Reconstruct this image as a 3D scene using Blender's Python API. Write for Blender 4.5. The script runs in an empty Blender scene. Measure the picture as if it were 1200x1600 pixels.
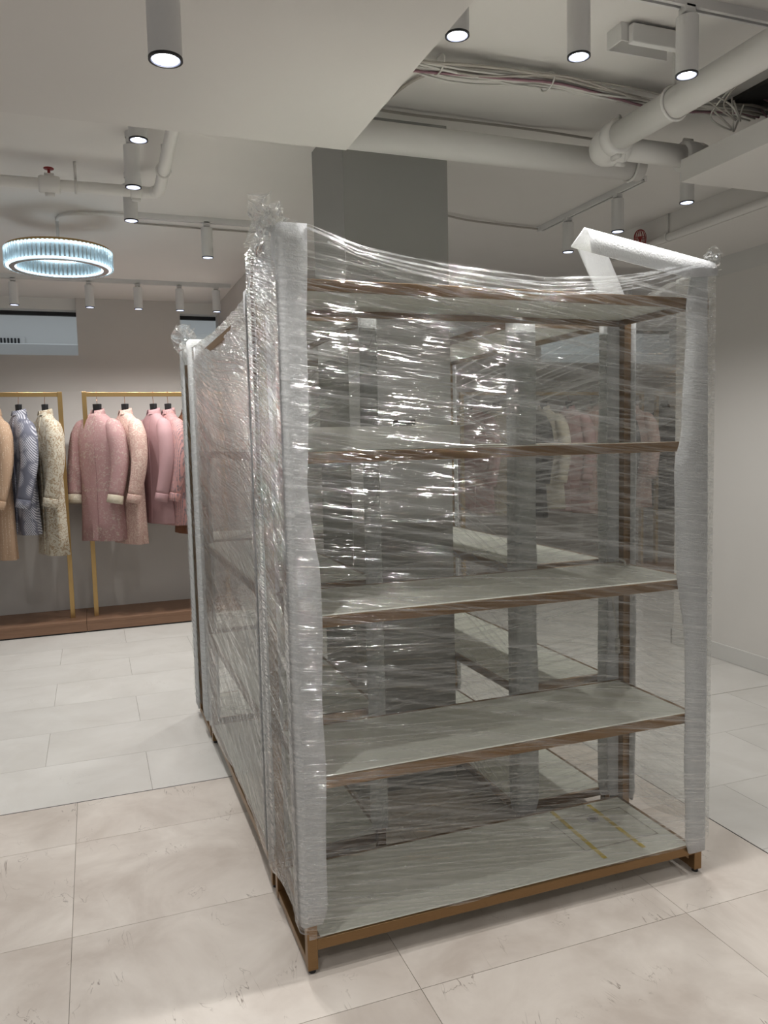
import bpy, math, random
import numpy as np
from mathutils import Vector, Matrix
random.seed(7); rng = np.random.default_rng(7)
sc = bpy.context.scene; COL = sc.collection
# ------------------------------------------------------------------ camera
CAM = Vector((-0.4972, -2.0554, 1.507)); YAW, PIT, ROL, FPX = 0.3540, -0.0897, -0.0242, 1224.6
F = Vector((math.sin(YAW)*math.cos(PIT), math.cos(YAW)*math.cos(PIT), math.sin(PIT)))
R0 = Vector((math.cos(YAW), -math.sin(YAW), 0)); U0 = R0.cross(F)
RR = R0*math.cos(ROL)+U0*math.sin(ROL); UU = -R0*math.sin(ROL)+U0*math.cos(ROL)
cd = bpy.data.cameras.new('camera'); cam = bpy.data.objects.new('camera', cd); COL.objects.link(cam)
cam.matrix_world = Matrix(((RR.x, UU.x, -F.x, CAM.x), (RR.y, UU.y, -F.y, CAM.y), (RR.z, UU.z, -F.z, CAM.z), (0, 0, 0, 1)))
cd.sensor_fit = 'VERTICAL'; cd.sensor_height = 32; cd.sensor_width = 24; cd.lens = FPX/1600*32; cd.clip_start = 0.05
sc.camera = cam
# ------------------------------------------------------------------ world, exposure
w = bpy.data.worlds.new('world'); sc.world = w; w.use_nodes = True
w.node_tree.nodes['Background'].inputs[0].default_value = (0.93, 0.96, 1.0, 1)
w.node_tree.nodes['Background'].inputs[1].default_value = 0.22
vs = sc.view_settings
vs.view_transform = 'Standard'; vs.look = 'None'; vs.exposure = -0.26; vs.gamma = 1.0; vs.use_curve_mapping = False
try:
    sc.cycles.transparent_max_bounces = 32; sc.cycles.max_bounces = 6
    sc.cycles.sample_clamp_indirect = 6.0
except Exception: pass
SPOT_W = 36.0            # watts of one downlight

# ------------------------------------------------------------------ helpers
def mk(name, verts, faces, mat=None, parent=None, smooth=False, bevel=0.0, loc=None):
    me = bpy.data.meshes.new(name); me.from_pydata([tuple(v) for v in verts], [], faces); me.update()
    if mat: me.materials.append(mat)
    if smooth: me.polygons.foreach_set('use_smooth', [True]*len(me.polygons))
    o = bpy.data.objects.new(name, me); COL.objects.link(o)
    if parent: o.parent = parent
    if loc: o.location = loc
    if bevel:
        m = o.modifiers.new('bevel', 'BEVEL'); m.width = bevel; m.segments = 2; m.limit_method = 'ANGLE'
    return o
BF = [(0, 3, 2, 1), (4, 5, 6, 7), (0, 1, 5, 4), (1, 2, 6, 5), (2, 3, 7, 6), (3, 0, 4, 7)]
def bxv(x0, x1, y0, y1, z0, z1):
    return [(x0, y0, z0), (x1, y0, z0), (x1, y1, z0), (x0, y1, z0), (x0, y0, z1), (x1, y0, z1), (x1, y1, z1), (x0, y1, z1)]
def box(name, d, mat, parent=None, bevel=0.0): return mk(name, bxv(*d), BF, mat, parent, bevel=bevel)
def boxes(name, ds, mat, parent=None, bevel=0.0):
    v = []; f = []
    for d in ds:
        n = len(v); v += bxv(*d); f += [tuple(i+n for i in q) for q in BF]
    return mk(name, v, f, mat, parent, bevel=bevel)
def tubev(pts, rad, n=10, cap=True, ell=1.0):
    pts = [Vector(p) for p in pts]; k = len(pts)
    rad = rad if isinstance(rad, (list, tuple)) else [rad]*k
    v = []; f = []; up = None
    for i, p in enumerate(pts):
        t = (pts[min(i+1, k-1)]-pts[max(i-1, 0)]).normalized()
        if up is None:
            up = Vector((0, 0, 1)) if abs(t.z) < .9 else Vector((0, 1, 0))
        a = t.cross(up).normalized(); up = a.cross(t).normalized()
        for j in range(n):
            q = 2*math.pi*j/n; v.append(p+a*rad[i]*math.cos(q)+up*rad[i]*ell*math.sin(q))
    for i in range(k-1):
        for j in range(n):
            f.append((i*n+j, i*n+(j+1) % n, (i+1)*n+(j+1) % n, (i+1)*n+j))
    if cap: f.append(tuple(range(n-1, -1, -1))); f.append(tuple((k-1)*n+j for j in range(n)))
    return v, f
def tube(name, pts, rad, mat, parent=None, n=10, cap=True, ell=1.0):
    v, f = tubev(pts, rad, n, cap, ell); return mk(name, v, f, mat, parent, smooth=True)
def smoothpath(pts, m=6):
    P = [np.array(p, float) for p in pts]; out = []
    for i in range(len(P)-1):
        a = P[max(i-1, 0)]; b = P[i]; c = P[i+1]; d = P[min(i+2, len(P)-1)]
        for t in np.linspace(0, 1, m, endpoint=False):
            out.append(.5*((2*b)+(c-a)*t+(2*a-5*b+4*c-d)*t*t+(3*b-a-3*c+d)*t**3))
    out.append(P[-1]); return [tuple(q) for q in out]
def lathe(name, prof, mat, parent=None, n=24, loc=None, smooth=True):
    v = []; f = []; k = len(prof)
    for (r, z) in prof:
        for j in range(n):
            a = 2*math.pi*j/n; v.append((r*math.cos(a), r*math.sin(a), z))
    for i in range(k-1):
        for j in range(n): f.append((i*n+j, i*n+(j+1) % n, (i+1)*n+(j+1) % n, (i+1)*n+j))
    o = mk(name, v, f, mat, parent, smooth=False, loc=loc)
    if smooth:
        me = o.data; me.polygons.foreach_set('use_smooth', [True]*len(me.polygons))
        m = o.modifiers.new('split', 'EDGE_SPLIT'); m.split_angle = math.radians(40)
    return o
def empty(name, loc=(0, 0, 0), rz=0.0):
    o = bpy.data.objects.new(name, None); COL.objects.link(o); o.location = loc; o.rotation_euler = (0, 0, rz); o.empty_display_size = .05
    return o
def tag(o, label, cat, group=None):
    o['label'] = label; o['category'] = cat
    if group: o['group'] = group
    return o
def struct(o): o['kind'] = 'structure'; return o
def child(src, parent, loc=None, rot=None):
    o = src.copy(); COL.objects.link(o); o.parent = parent
    if loc is not None: o.location = loc
    if rot is not None: o.rotation_euler = rot
    return o
def noise2(x, y, seed):
    """smooth value noise in numpy, -1..1"""
    g = np.random.default_rng(seed).random((256, 256))*2-1
    xi = np.floor(x).astype(int); yi = np.floor(y).astype(int); fx = x-xi; fy = y-yi
    fx = fx*fx*(3-2*fx); fy = fy*fy*(3-2*fy)
    a = g[xi % 256, yi % 256]; b = g[(xi+1) % 256, yi % 256]; c = g[xi % 256, (yi+1) % 256]; d = g[(xi+1) % 256, (yi+1) % 256]
    return (a*(1-fx)+b*fx)*(1-fy)+(c*(1-fx)+d*fx)*fy

# ------------------------------------------------------------------ materials
class NT:
    def __init__(s, name):
        s.m = bpy.data.materials.new(name); s.m.use_nodes = True; s.t = s.m.node_tree; s.t.nodes.clear()
        s.out = s.n('ShaderNodeOutputMaterial')
    def n(s, typ, **kw):
        nd = s.t.nodes.new(typ)
        for k, v in kw.items(): setattr(nd, k, v)
        return nd
    def l(s, a, b): s.t.links.new(a, b)
    def set(s, sock, v):
        if hasattr(v, 'is_output') or isinstance(v, bpy.types.NodeSocket): s.l(v, sock)
        else: sock.default_value = v
    def math(s, op, a, b=None, clamp=False):
        nd = s.n('ShaderNodeMath', operation=op, use_clamp=clamp); s.set(nd.inputs[0], a)
        if b is not None: s.set(nd.inputs[1], b)
        return nd.outputs[0]
    def rng(s, v, a, b, c, d):
        nd = s.n('ShaderNodeMapRange'); s.set(nd.inputs[0], v)
        for i, q in enumerate((a, b, c, d)): s.set(nd.inputs[i+1], q)
        return nd.outputs[0]
    def coord(s, kind='Object'): return s.n('ShaderNodeTexCoord').outputs[kind]
    def mapping(s, vec, scale=(1, 1, 1), rot=(0, 0, 0)):
        nd = s.n('ShaderNodeMapping'); s.l(vec, nd.inputs[0]); nd.inputs['Scale'].default_value = scale; nd.inputs['Rotation'].default_value = rot
        return nd.outputs[0]
    def noise(s, vec, scale, detail=3, rough=.55, dist=0.0, dims='3D'):
        nd = s.n('ShaderNodeTexNoise', noise_dimensions=dims); s.l(vec, nd.inputs['Vector']); nd.inputs['Scale'].default_value = scale
        nd.inputs['Detail'].default_value = detail; nd.inputs['Roughness'].default_value = rough; nd.inputs['Distortion'].default_value = dist
        return nd.outputs['Fac']
    def mixc(s, f, a, b):
        nd = s.n('ShaderNodeMix', data_type='RGBA'); s.set(nd.inputs[0], f); s.set(nd.inputs[6], a); s.set(nd.inputs[7], b); return nd.outputs[2]
    def bump(s, h, st, d):
        nd = s.n('ShaderNodeBump'); s.l(h, nd.inputs['Height']); nd.inputs['Strength'].default_value = st; nd.inputs['Distance'].default_value = d; return nd.outputs[0]
    def pbr(s, col, rough=.5, metal=0.0, normal=None, spec=None):
        p = s.n('ShaderNodeBsdfPrincipled'); s.set(p.inputs['Base Color'], col); s.set(p.inputs['Roughness'], rough); s.set(p.inputs['Metallic'], metal)
        if normal is not None: s.l(normal, p.inputs['Normal'])
        if spec is not None: p.inputs['Specular IOR Level'].default_value = spec
        s.l(p.outputs[0], s.out.inputs[0]); return p
def C(r, g, b): # sRGB 0..255 to linear
    f = lambda c: (c/255/12.92) if c/255 <= .04045 else ((c/255+.055)/1.055)**2.4
    return (f(r), f(g), f(b), 1)
def paint(name, col, var=.04, rough=.7, scale=3.0):
    t = NT(name); n = t.noise(t.coord(), scale, 5); d = tuple(c*(1-var*2) for c in col[:3])+(1,)
    fine = t.noise(t.coord(), 160, 2); t.pbr(t.mixc(n, d, col), rough, 0, t.bump(fine, .06, .002), .3); return t.m
M = {}
M['wall'] = paint('wall_paint', C(205, 201, 196)); M['ceil'] = paint('ceiling_paint', C(226, 223, 219), .03)
M['soffit'] = paint('soffit_paint', C(222, 219, 215), .02); M['column'] = paint('column_paint', C(152, 151, 148), .02)
M['trim'] = paint('trim_white', C(225, 224, 220), .01, .45); M['pipe'] = paint('pipe_paint', C(228, 226, 222), .02, .5)
M['wallw'] = paint('white_wall_paint', C(233, 230, 225), .02); M['fix'] = paint('fixture_white', C(222, 221, 219), .01, .4, 8); M['bulk'] = paint('bulkhead_paint', C(228, 225, 221), .02)
def plain(name, col, rough=.5, metal=0.0, var=.05, scale=20):
    t = NT(name); n = t.noise(t.coord(), scale, 3); d = tuple(c*(1-var*3) for c in col[:3])+(1,)
    t.pbr(t.mixc(n, d, col), rough, metal); return t.m
M['black'] = plain('black_plastic', (.012, .012, .014, 1), .45); M['dark'] = plain('void_shade', (.03, .028, .026, 1), .9)
M['steel'] = plain('galvanised_steel', (.42, .42, .42, 1), .4, .8); M['red'] = plain('red_cage', C(150, 40, 36), .5)
M['tape'] = plain('yellow_tape', C(212, 188, 74), .6); M['cable'] = plain('white_cable', C(222, 220, 214), .5)
M['cableg'] = plain('grey_cable', C(176, 170, 162), .6); M['cabler'] = plain('magenta_cable', C(150, 112, 122), .6)
M['carton'] = plain('white_board', C(226, 226, 220), .6); M['grout'] = plain('grout', C(158, 150, 141), .9)
M['seam'] = plain('seam_strip', C(70, 66, 62), .5, .4); M['copper'] = plain('copper_hook', (.5, .26, .16, 1), .35, 1.0)
def brushed(name, c1, c2, rough, metal=.85, sc_=(1, 1, 1)):
    t = NT(name); n = t.noise(t.mapping(t.coord(), sc_), 14, 4); t.pbr(t.mixc(n, c1, c2), rough, metal, t.bump(n, .04, .001)); return t.m
M['bronze'] = brushed('bronze_metal', (.20, .118, .052, 1), (.28, .168, .078, 1), .36, .75, (2, 2, 30))
M['brass'] = brushed('brass_metal', (.44, .29, .12, 1), (.52, .35, .15, 1), .33, .85, (30, 30, 1))
def panel():
    t = NT('shelf_lacquer'); n = t.noise(t.coord(), 2.0, 3); t.pbr(t.mixc(n, C(217, 218, 207), C(228, 229, 220)), .35, 0, None, .4); return t.m
M['panel'] = panel()
def marble(name, a, b, vein, rough):
    t = NT(name); oi = t.n('ShaderNodeObjectInfo'); geo = t.n('ShaderNodeNewGeometry')
    add = t.n('ShaderNodeVectorMath', operation='MULTIPLY_ADD'); t.l(geo.outputs['Position'], add.inputs[0]); add.inputs[1].default_value = (1, 1, 1)
    cmb = t.n('ShaderNodeCombineXYZ'); t.l(t.math('MULTIPLY', oi.outputs['Random'], 37.0), cmb.inputs[0]); t.l(t.math('MULTIPLY', oi.outputs['Random'], 91.0), cmb.inputs[1]); t.l(cmb.outputs[0], add.inputs[2])
    v = add.outputs[0]
    n1 = t.noise(v, 2.6, 6, .6, .6); n2 = t.noise(v, 9, 5, .6)
    base = t.mixc(t.rng(n1, .35, .68, 0, 1), a, b)
    base = t.mixc(t.rng(n2, .5, .75, 0, .35), base, b)
    wv = t.noise(t.mapping(v, (1.5, .55, 1), (0, 0, .5)), 5, 4, .55, 1.4)
    ve = t.math('ABSOLUTE', t.math('SUBTRACT', wv, .5)); msk = t.noise(v, 4.5, 2)
    vf = t.math('MULTIPLY', t.rng(ve, 0, .006, 1, 0), t.rng(msk, .53, .64, 0, vein))
    tone = t.rng(oi.outputs['Random'], 0, 1, .965, 1.02)
    col = t.mixc(vf, base, (.25, .2, .165, 1)); hs = t.n('ShaderNodeHueSaturation'); t.l(col, hs.inputs['Color']); t.l(tone, hs.inputs['Value'])
    t.pbr(hs.outputs[0], t.rng(n2, .3, .7, rough, rough+.1), 0, None, .4); return t.m
M['beige'] = marble('beige_marble', C(201, 190, 180), C(230, 222, 213), 1.0, .34)
M['white'] = marble('white_marble', C(214, 211, 205), C(226, 224, 219), .15, .30)
def wood():
    t = NT('plinth_oak'); n = t.noise(t.mapping(t.coord(), (1.2, 14, 14)), 4, 5, .6, .4); t.pbr(t.mixc(n, C(116, 86, 66), C(152, 118, 94)), .5); return t.m
M['wood'] = wood()
def emit(name, col, st):
    t = NT(name); e = t.n('ShaderNodeEmission'); e.inputs[0].default_value = col; e.inputs[1].default_value = st; t.l(e.outputs[0], t.out.inputs[0]); return t.m
M['led'] = emit('led_disc', (.94, .97, 1, 1), 12); M['ledring'] = emit('led_ring', (.72, .90, 1, 1), 7.0)
def reflector():
    t = NT('reflector'); t.pbr((.6, .65, .85, 1), .45, .1); return t.m
M['refl'] = reflector()
def crystal():
    t = NT('crystal'); g = t.n('ShaderNodeBsdfGlass'); g.inputs['Roughness'].default_value = .08; g.inputs['IOR'].default_value = 1.5; g.inputs['Color'].default_value = (.93, .98, 1, 1)
    tr = t.n('ShaderNodeBsdfTranslucent'); tr.inputs[0].default_value = (.85, .95, 1, 1); mx = t.n('ShaderNodeMixShader'); mx.inputs[0].default_value = .35
    t.l(g.outputs[0], mx.inputs[1]); t.l(tr.outputs[0], mx.inputs[2]); t.l(mx.outputs[0], t.out.inputs[0]); return t.m
M['crystal'] = crystal()
def foam(name, transp):
    t = NT(name); n = t.noise(t.coord(), 190, 2); n2 = t.noise(t.mapping(t.coord(), (1, 1, 5)), 9, 3)
    d = t.n('ShaderNodeBsdfDiffuse'); t.l(t.mixc(n2, (.73, .735, .745, 1), (.82, .825, .83, 1)), d.inputs[0]); t.l(t.bump(n, .6, .004), d.inputs['Normal'])
    tl = t.n('ShaderNodeBsdfTranslucent'); tl.inputs[0].default_value = (.86, .87, .87, 1)
    m1 = t.n('ShaderNodeMixShader'); m1.inputs[0].default_value = .38; t.l(d.outputs[0], m1.inputs[1]); t.l(tl.outputs[0], m1.inputs[2])
    if not transp:
        t.l(m1.outputs[0], t.out.inputs[0]); return t.m
    tp = t.n('ShaderNodeBsdfTransparent'); m2 = t.n('ShaderNodeMixShader'); m2.inputs[0].default_value = transp
    t.l(m1.outputs[0], m2.inputs[1]); t.l(tp.outputs[0], m2.inputs[2]); t.l(m2.outputs[0], t.out.inputs[0]); return t.m
M['foam'] = foam('foam_sheet', 0); M['foam2'] = foam('thin_foam_sheet', .22)
def film_mat(name, haze, gloss, bst, cheap=False):
    """stretch film: thin clear plastic with drawn-out milky pleats; UV 'flow' = (distance along the wrap, pleat coordinate)"""
    t = NT(name)
    def uv(nm):
        u = t.n('ShaderNodeUVMap'); u.uv_map = nm; return u.outputs[0]
    a = uv('flow')
    s1 = t.noise(t.mapping(a, (.34, 58, 1)), 1, 3, .62, 0, '2D')
    A = t.rng(s1, .47, .66, 0, 1)
    if cheap:
        hz = t.math('ADD', t.math('MULTIPLY', A, haze), haze*.12, True); nrm = None
    else:
        b = uv('flow2'); s2 = t.noise(t.mapping(b, (.5, 125, 1)), 1, 2, .6, 0, '2D'); B = t.rng(s2, .52, .70, 0, 1)
        hz = t.math('ADD', t.math('ADD', t.math('MULTIPLY', A, haze*.75), t.math('MULTIPLY', B, haze*.75)), haze*.10, True)
        cr = t.noise(t.mapping(a, (5, 60, 1)), 1, 2, .6, .4, '2D')
        h = t.math('ADD', s1, t.math('ADD', t.math('MULTIPLY', s2, .8), t.math('MULTIPLY', cr, .40))); nrm = t.bump(h, bst, .02)
    d = t.n('ShaderNodeBsdfDiffuse'); d.inputs[0].default_value = (.90, .90, .90, 1)
    tl = t.n('ShaderNodeBsdfTranslucent'); tl.inputs[0].default_value = (.92, .92, .92, 1)
    m0 = t.n('ShaderNodeMixShader'); m0.inputs[0].default_value = .5; t.l(d.outputs[0], m0.inputs[1]); t.l(tl.outputs[0], m0.inputs[2])
    tp = t.n('ShaderNodeBsdfTransparent'); tp.inputs[0].default_value = (.98, .985, .975, 1)
    m1 = t.n('ShaderNodeMixShader'); t.l(hz, m1.inputs[0]); t.l(tp.outputs[0], m1.inputs[1]); t.l(m0.outputs[0], m1.inputs[2])
    g = t.n('ShaderNodeBsdfGlossy'); g.inputs['Roughness'].default_value = .065; g.inputs[0].default_value = (1, 1, 1, 1)
    if nrm is None:
        t.l(m1.outputs[0], t.out.inputs[0]); return t.m
    else:
        t.l(nrm, g.inputs['Normal']); lw = t.n('ShaderNodeFresnel'); lw.inputs[0].default_value = 1.45; t.l(nrm, lw.inputs['Normal'])
        gf = t.math('MULTIPLY', t.math('MINIMUM', lw.outputs[0], .35), gloss, True); m2 = t.n('ShaderNodeMixShader'); t.l(gf, m2.inputs[0])
    t.l(m1.outputs[0], m2.inputs[1]); t.l(g.outputs[0], m2.inputs[2])
    t.l(m2.outputs[0], t.out.inputs[0]); return t.m
M['film'] = film_mat('stretch_film', .29, .72, .85); M['filmb'] = film_mat('stretch_film_dense', .36, 2.6, 1.0); M['filmc'] = film_mat('stretch_film_single', .26, 1, 1, True)

# ------------------------------------------------------------------ floor
ZC = 2.80
fl = struct(box('floor', (-3.2, 7.2, -3.2, 5.4, -.06, -.004), M['grout']))
def tilemesh(nm, w_, d_, mat):
    g = .0009; me = bpy.data.meshes.new(nm); b = .001
    v = bxv(g, w_-g, g, d_-g, -.004, 0); me.from_pydata(v, [], BF); me.materials.append(mat); return me
def tiles(me_cache, mat, w_, d_, x, y):
    k = (mat.name, round(w_, 3), round(d_, 3))
    if k not in me_cache: me_cache[k] = tilemesh('floor_tile', w_, d_, mat)
    o = bpy.data.objects.new('floor_tile', me_cache[k]); COL.objects.link(o); o.parent = fl; o.location = (x, y, 0)
mc = {}
XS, YS = 1.70, 1.44                         # where the beige field ends
ys = [YS, 1.07, .45, -.17, -.79, -1.41, -2.03, -2.65, -3.2]
xs = [-3.2, -2.455, -1.545, -.635, .275, 1.185, XS]
for j in range(len(ys)-1):
    for i in range(len(xs)-1):
        tiles(mc, M['beige'], xs[i+1]-xs[i], ys[j]-ys[j+1], xs[i], ys[j+1])
def whiterow(y0, y1, xa, xb, off):
    x = xa; nx = off-.92*math.ceil((off-xa)/.92)
    cuts = [xa]
    q = nx
    while q < xb:
        if q > xa+.02: cuts.append(q)
        q += .92
    cuts.append(xb)
    for a, b in zip(cuts, cuts[1:]):
        if b-a > .02: tiles(mc, M['white'], b-a, y1-y0, a, y0)
r = 0; y = YS+.004
while y < 5.3:
    y2 = min(YS+.47*(r+1), 5.35); whiterow(y, y2, -3.2, 7.2, -.325-.46*(r % 2)); y = y2; r += 1
r = 1; y = YS
while y > -3.2:
    y2 = max(YS-.47*r, -3.2); whiterow(y2, y, XS+.004, 7.2, -.325-.46*(r % 2)); y = y2; r += 1
struct(box('trim_1', (-3.2, XS+.004, YS, YS+.004, -.004, .0006), M['seam'])); struct(box('trim_2', (XS, XS+.004, -3.2, YS, -.004, .0006), M['seam']))
# ------------------------------------------------------------------ walls, ceiling
YW = 5.30
def holed_wall():
    ds = [(-3.2, 7.2, YW, YW+.15, 0, 2.31), (-.56, .31, YW, YW+.15, 2.31, ZC), (.65, 4.05, YW, YW+.15, 2.31, ZC), (5.86, 7.2, YW, YW+.15, 2.31, ZC)]
    return struct(boxes('wall_back', ds, M['wall']))
holed_wall()
struct(box('wall_partition', (.66, .84, 3.3, YW, 0, ZC), M['wall']))
struct(box('wall_right', (3.38, 3.6, -3.2, 2.45, 0, 2.518), M['wallw'])); struct(box('trim_3', (3.375, 3.6, -3.2, 2.45, 2.518, 2.64), M['trim']))
struct(boxes('baseboard_right', [(3.366, 3.38, -3.2, 2.464, 0, .108), (3.366, 3.6, 2.45, 2.464, 0, .108)], M['trim'], bevel=.003))
struct(box('wall_far_right', (7.05, 7.2, 2.0, YW, 0, ZC), M['wall']))
struct(box('ceiling', (-3.2, 7.2, -3.2, YW+.15, ZC, ZC+.1), M['ceil']))
struct(box('ceiling_soffit', (-3.2, .372, -3.2, .583, 2.5, ZC), M['soffit'])); 
struct(box('ceiling_soffit', (1.744, 2.76, -3.2, .531, 2.5, 2.585), M['soffit']))
struct(box('ceiling_bulkhead', (2.76, 3.6, -3.2, 2.45, 2.64, ZC), M['bulk']))
struct(box('column', (.495, .95, 1.005, 1.45, 0, ZC), M['column']))
# the space behind the openings
struct(box('wall_beyond', (-3.2, 7.2, 6.75, 6.85, 1.9, 3.3), M['trim'])); struct(box('ceiling_beyond', (-3.2, 7.2, YW+.15, 6.85, 3.1, 3.2), M['trim']))
struct(box('floor_beyond', (-3.2, 7.2, YW+.15, 6.85, 1.8, 1.9), M['trim']))
for nm, x0, x1 in (('trim_4', -3.2, -.56), ('trim_5', .31, .65), ('trim_6', 4.05, 5.86)):
    struct(box(nm, (x0, x1, YW+.03, YW+.15, 2.70, ZC), M['trim']))
    struct(box('curtain_slot', (x0, x1, YW+.151, YW+.19, 2.668, 2.70), M['black']))
tag(box('service_ledge', (-3.2, 7.0, 6.3, 6.74, 2.36, 2.53), M['trim'], bevel=.01), 'white ledge running behind the high wall openings', 'ledge')
g = empty('air_grille', (-1.25, 6.74, 2.56)); tag(g, 'slatted air vent seen through the left high opening', 'vent')
box('frame', (-.32, .18, -.012, 0, 0, .085), M['trim'], g)
for i in range(14): box('slat', (-.30+.032*i, -.283+.032*i, -.02, -.012, .015, .07), M['black'], g)
bl = bpy.data.lights.new('beyond_light', 'AREA'); bl.shape = 'RECTANGLE'; bl.size = 9; bl.size_y = .5; bl.energy = 20; bl.color = (.78, .88, 1)
blo = bpy.data.objects.new('beyond_light', bl); COL.objects.link(blo); blo.location = (2, 6.1, 3.08)

# ------------------------------------------------------------------ shelving units
def ring(name, x0, x1, y0, y1, z0, z1, t_, mat, parent, bevel=.0015):
    return boxes(name, [(x0, x1, y0, y0+t_, z0, z1), (x0, x1, y1-t_, y1, z0, z1), (x0, x0+t_, y0+t_, y1-t_, z0, z1), (x1-t_, x1, y0+t_, y1-t_, z0, z1)], mat, parent, bevel)
ZS = [.10, .569, 1.029, 1.483, 1.942]
def unit(label, loc, rz, W, D, extra=False):
    u = empty('shelf_unit', loc, rz); tag(u, label, 'shelf', 'wrapped bronze shelving units'); t_ = .03
    for x in (0, W-t_):
        for y in (0, D-t_):
            lg = box('leg', (x, x+t_, y, y+t_, .012, 1.945), M['bronze'], u, .0015)
            lathe('foot', [(0, .0), (.011, .0), (.011, .012), (0, .012)], M['black'], lg, 12, (x+.015, y+.015, 0))
        box('base_rail', (x+.002, x+t_-.002, t_, D-t_, .012, .037), M['bronze'], u, .0015)
    for z in ZS:
        fr = ring('shelf_frame', t_, W-t_, 0.001, D-.001, z-.031, z, .012, M['bronze'], u)
        box('shelf_panel', (t_+.012, W-t_-.012, .013, D-.013, z-.011, z-.001), M['panel'], fr, .001)
    return u
UW, UD = 1.40, .42
front = unit('shelving unit nearest the camera, long open side facing out', (0, 0, 0), 0, UW, UD)
left = unit('shelving unit on the left side of the column', (0, 1.905, 0), -math.pi/2, 1.435, .415)
right = unit('shelving unit on the right side of the column', (1.375, .47, 0), math.pi/2, 1.435, .415)
back = unit('shelving unit farthest back, behind the column', (0, 1.955, 0), 0, UW, UD)
# service hatch, grommet and tape on the bottom shelf of the front unit
h = ring('hatch_outline', 1.008, 1.312, .116, .335, .0992, .1001, .0022, M['grout'], front, 0)
gm = lathe('cable_grommet', [(.0, .101), (.012, .101), (.0125, .1035), (.020, .1045), (.0215, .1), (.0215, .0995)], M['steel'], front, 28, (1.163, .294, 0))
lathe('grommet_hole', [(0, .1032), (.0118, .1032), (.0118, .1012)], M['black'], gm, 20)
def tape(lbl, a, b, w_=.016):
    a = Vector(a); b = Vector(b); d = (b-a).normalized(); n = Vector((-d.y, d.x, 0))*w_/2
    v = [a-n, a+n, b+n, b-n]; v = [(q.x, q.y, .0998) for q in v]+[(q.x, q.y, .1006) for q in v]
    tag(mk('yellow_tape', v, [(3, 2, 1, 0), (4, 5, 6, 7), (0, 1, 5, 4), (1, 2, 6, 5), (2, 3, 7, 6), (3, 0, 4, 7)], M['tape']), lbl, 'tape', 'tape strips on the bottom shelf')
tape('yellow tape strip farther from the right end of the bottom shelf', (1.057, .405, 0), (1.041, .05, 0))
tape('yellow tape strip beside the round grommet on the bottom shelf', (1.215, .395, 0), (1.204, .058, 0))
bxw = tag(box('flat_carton', (.09, .585, .17, .34, 1.483, 1.553), M['carton'], None, .002), 'flat white box lying on the second shelf from the top', 'box')
tag(box('power_adapter', (.405, .465, .24, .29, 1.553, 1.574), M['black'], None, .003), 'small black box on top of the flat white box', 'adapter')
cb = empty('power_cable', (1.344, .385, .7)); tag(cb, 'white power cable hanging behind the middle shelf', 'cable')
tube('cord', smoothpath([(-.05, -.10, .335), (-.02, -.06, .345), (.0, .012, .34), (.003, .038, .30), (.0, .036, .19), (.012, .034, .1), (.024, .032, .03)]), .0035, M['cable'], cb, 8)
box('connector', (.014, .036, .024, .042, -.03, .03), M['cable'], cb, .004)

# ------------------------------------------------------------------ foam corner strips
def foam_strip(label, cx, cy, sx, sy, z0, z1, ax, ay, seed, off=.008, th=.008, lean=(0, 0), mat=None, nz=46):
    """L-shaped foam sheet folded round a leg; cx,cy outer corner of the leg, sx,sy outward signs"""
    zs = np.linspace(z0, z1, nz); v = []; f = []; rc = .016
    for i, z in enumerate(zs):
        q = (z-z0)/(z1-z0); wob = lambda k: float(noise2(np.array(z*5.0+k*9), np.array(k*3.3+seed), 11))
        lax = (ax(z) if callable(ax) else ax)+.006*wob(1); lay = (ay(z) if callable(ay) else ay)+.006*wob(2); bul = .003*wob(3)
        if i == 0: lax -= .012; lay -= .012
        prof_o = []; prof_i = []
        for o_, pr in ((off+th, prof_o), (off, prof_i)):
            rr = rc if o_ > off else rc-th*.6
            pr.append((-lax, o_+.0)); pr.append((-lax*.5, o_+bul))
            for a in np.linspace(math.pi/2, 0, 5): pr.append((o_-rr+rr*math.cos(a), o_-rr+rr*math.sin(a)))
            pr.append((o_+bul, -lay*.5)); pr.append((o_, -lay))
        pr = prof_o+prof_i[::-1]
        for (a, b) in pr: v.append((cx+sx*a+lean[0]*q*q, cy+sy*b+lean[1]*q*q, z))
    n = 18
    for i in range(nz-1):
        for j in range(n): f.append((i*n+j, i*n+(j+1) % n, (i+1)*n+(j+1) % n, (i+1)*n+j))
    for k in (0, nz-1):
        for j in range(8):
            q = (k*n+j, k*n+j+1, k*n+16-j, k*n+17-j); f.append(q if k else q[::-1])
    return tag(mk('foam_strip', v, f, mat or M['foam'], None, True), label, 'foam', 'foam corner strips')
def interp(tab):
    zz, vv = zip(*tab); return lambda z: float(np.interp(z, zz, vv))
foam_strip('wide white foam strip on the nearest corner of the front unit', 0, 0, -1, -1, .155, 2.078, interp([(.15, .052), (.43, .062), (.8, .066), (1.17, .07), (1.3, .046), (1.39, .036), (1.6, .05), (2.08, .058)]), .06, 1, .01)
foam_strip('white foam strip on the right front corner of the front unit', UW, 0, 1, -1, .082, 2.045, interp([(.08, .078), (.83, .088), (1.05, .122), (1.42, .132), (1.5, .10), (1.93, .078), (2.05, .05)]), .06, 2, .004, lean=(-.02, 0))
foam_strip('foam strip on the inner left corner behind the front unit', 0, UD, -1, 1, .2, 2.05, .05, .045, 3, .003, .007)
foam_strip('foam strip behind the bronze post at the front unit right rear', UW, UD, 1, 1, .09, 2.0, .075, .05, 4, .003, .007)
foam_strip('narrow foam strip on the near outer corner of the left unit', 0, .47, -1, -1, .125, 2.0, .05, .06, 5, .003, .007)
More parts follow.
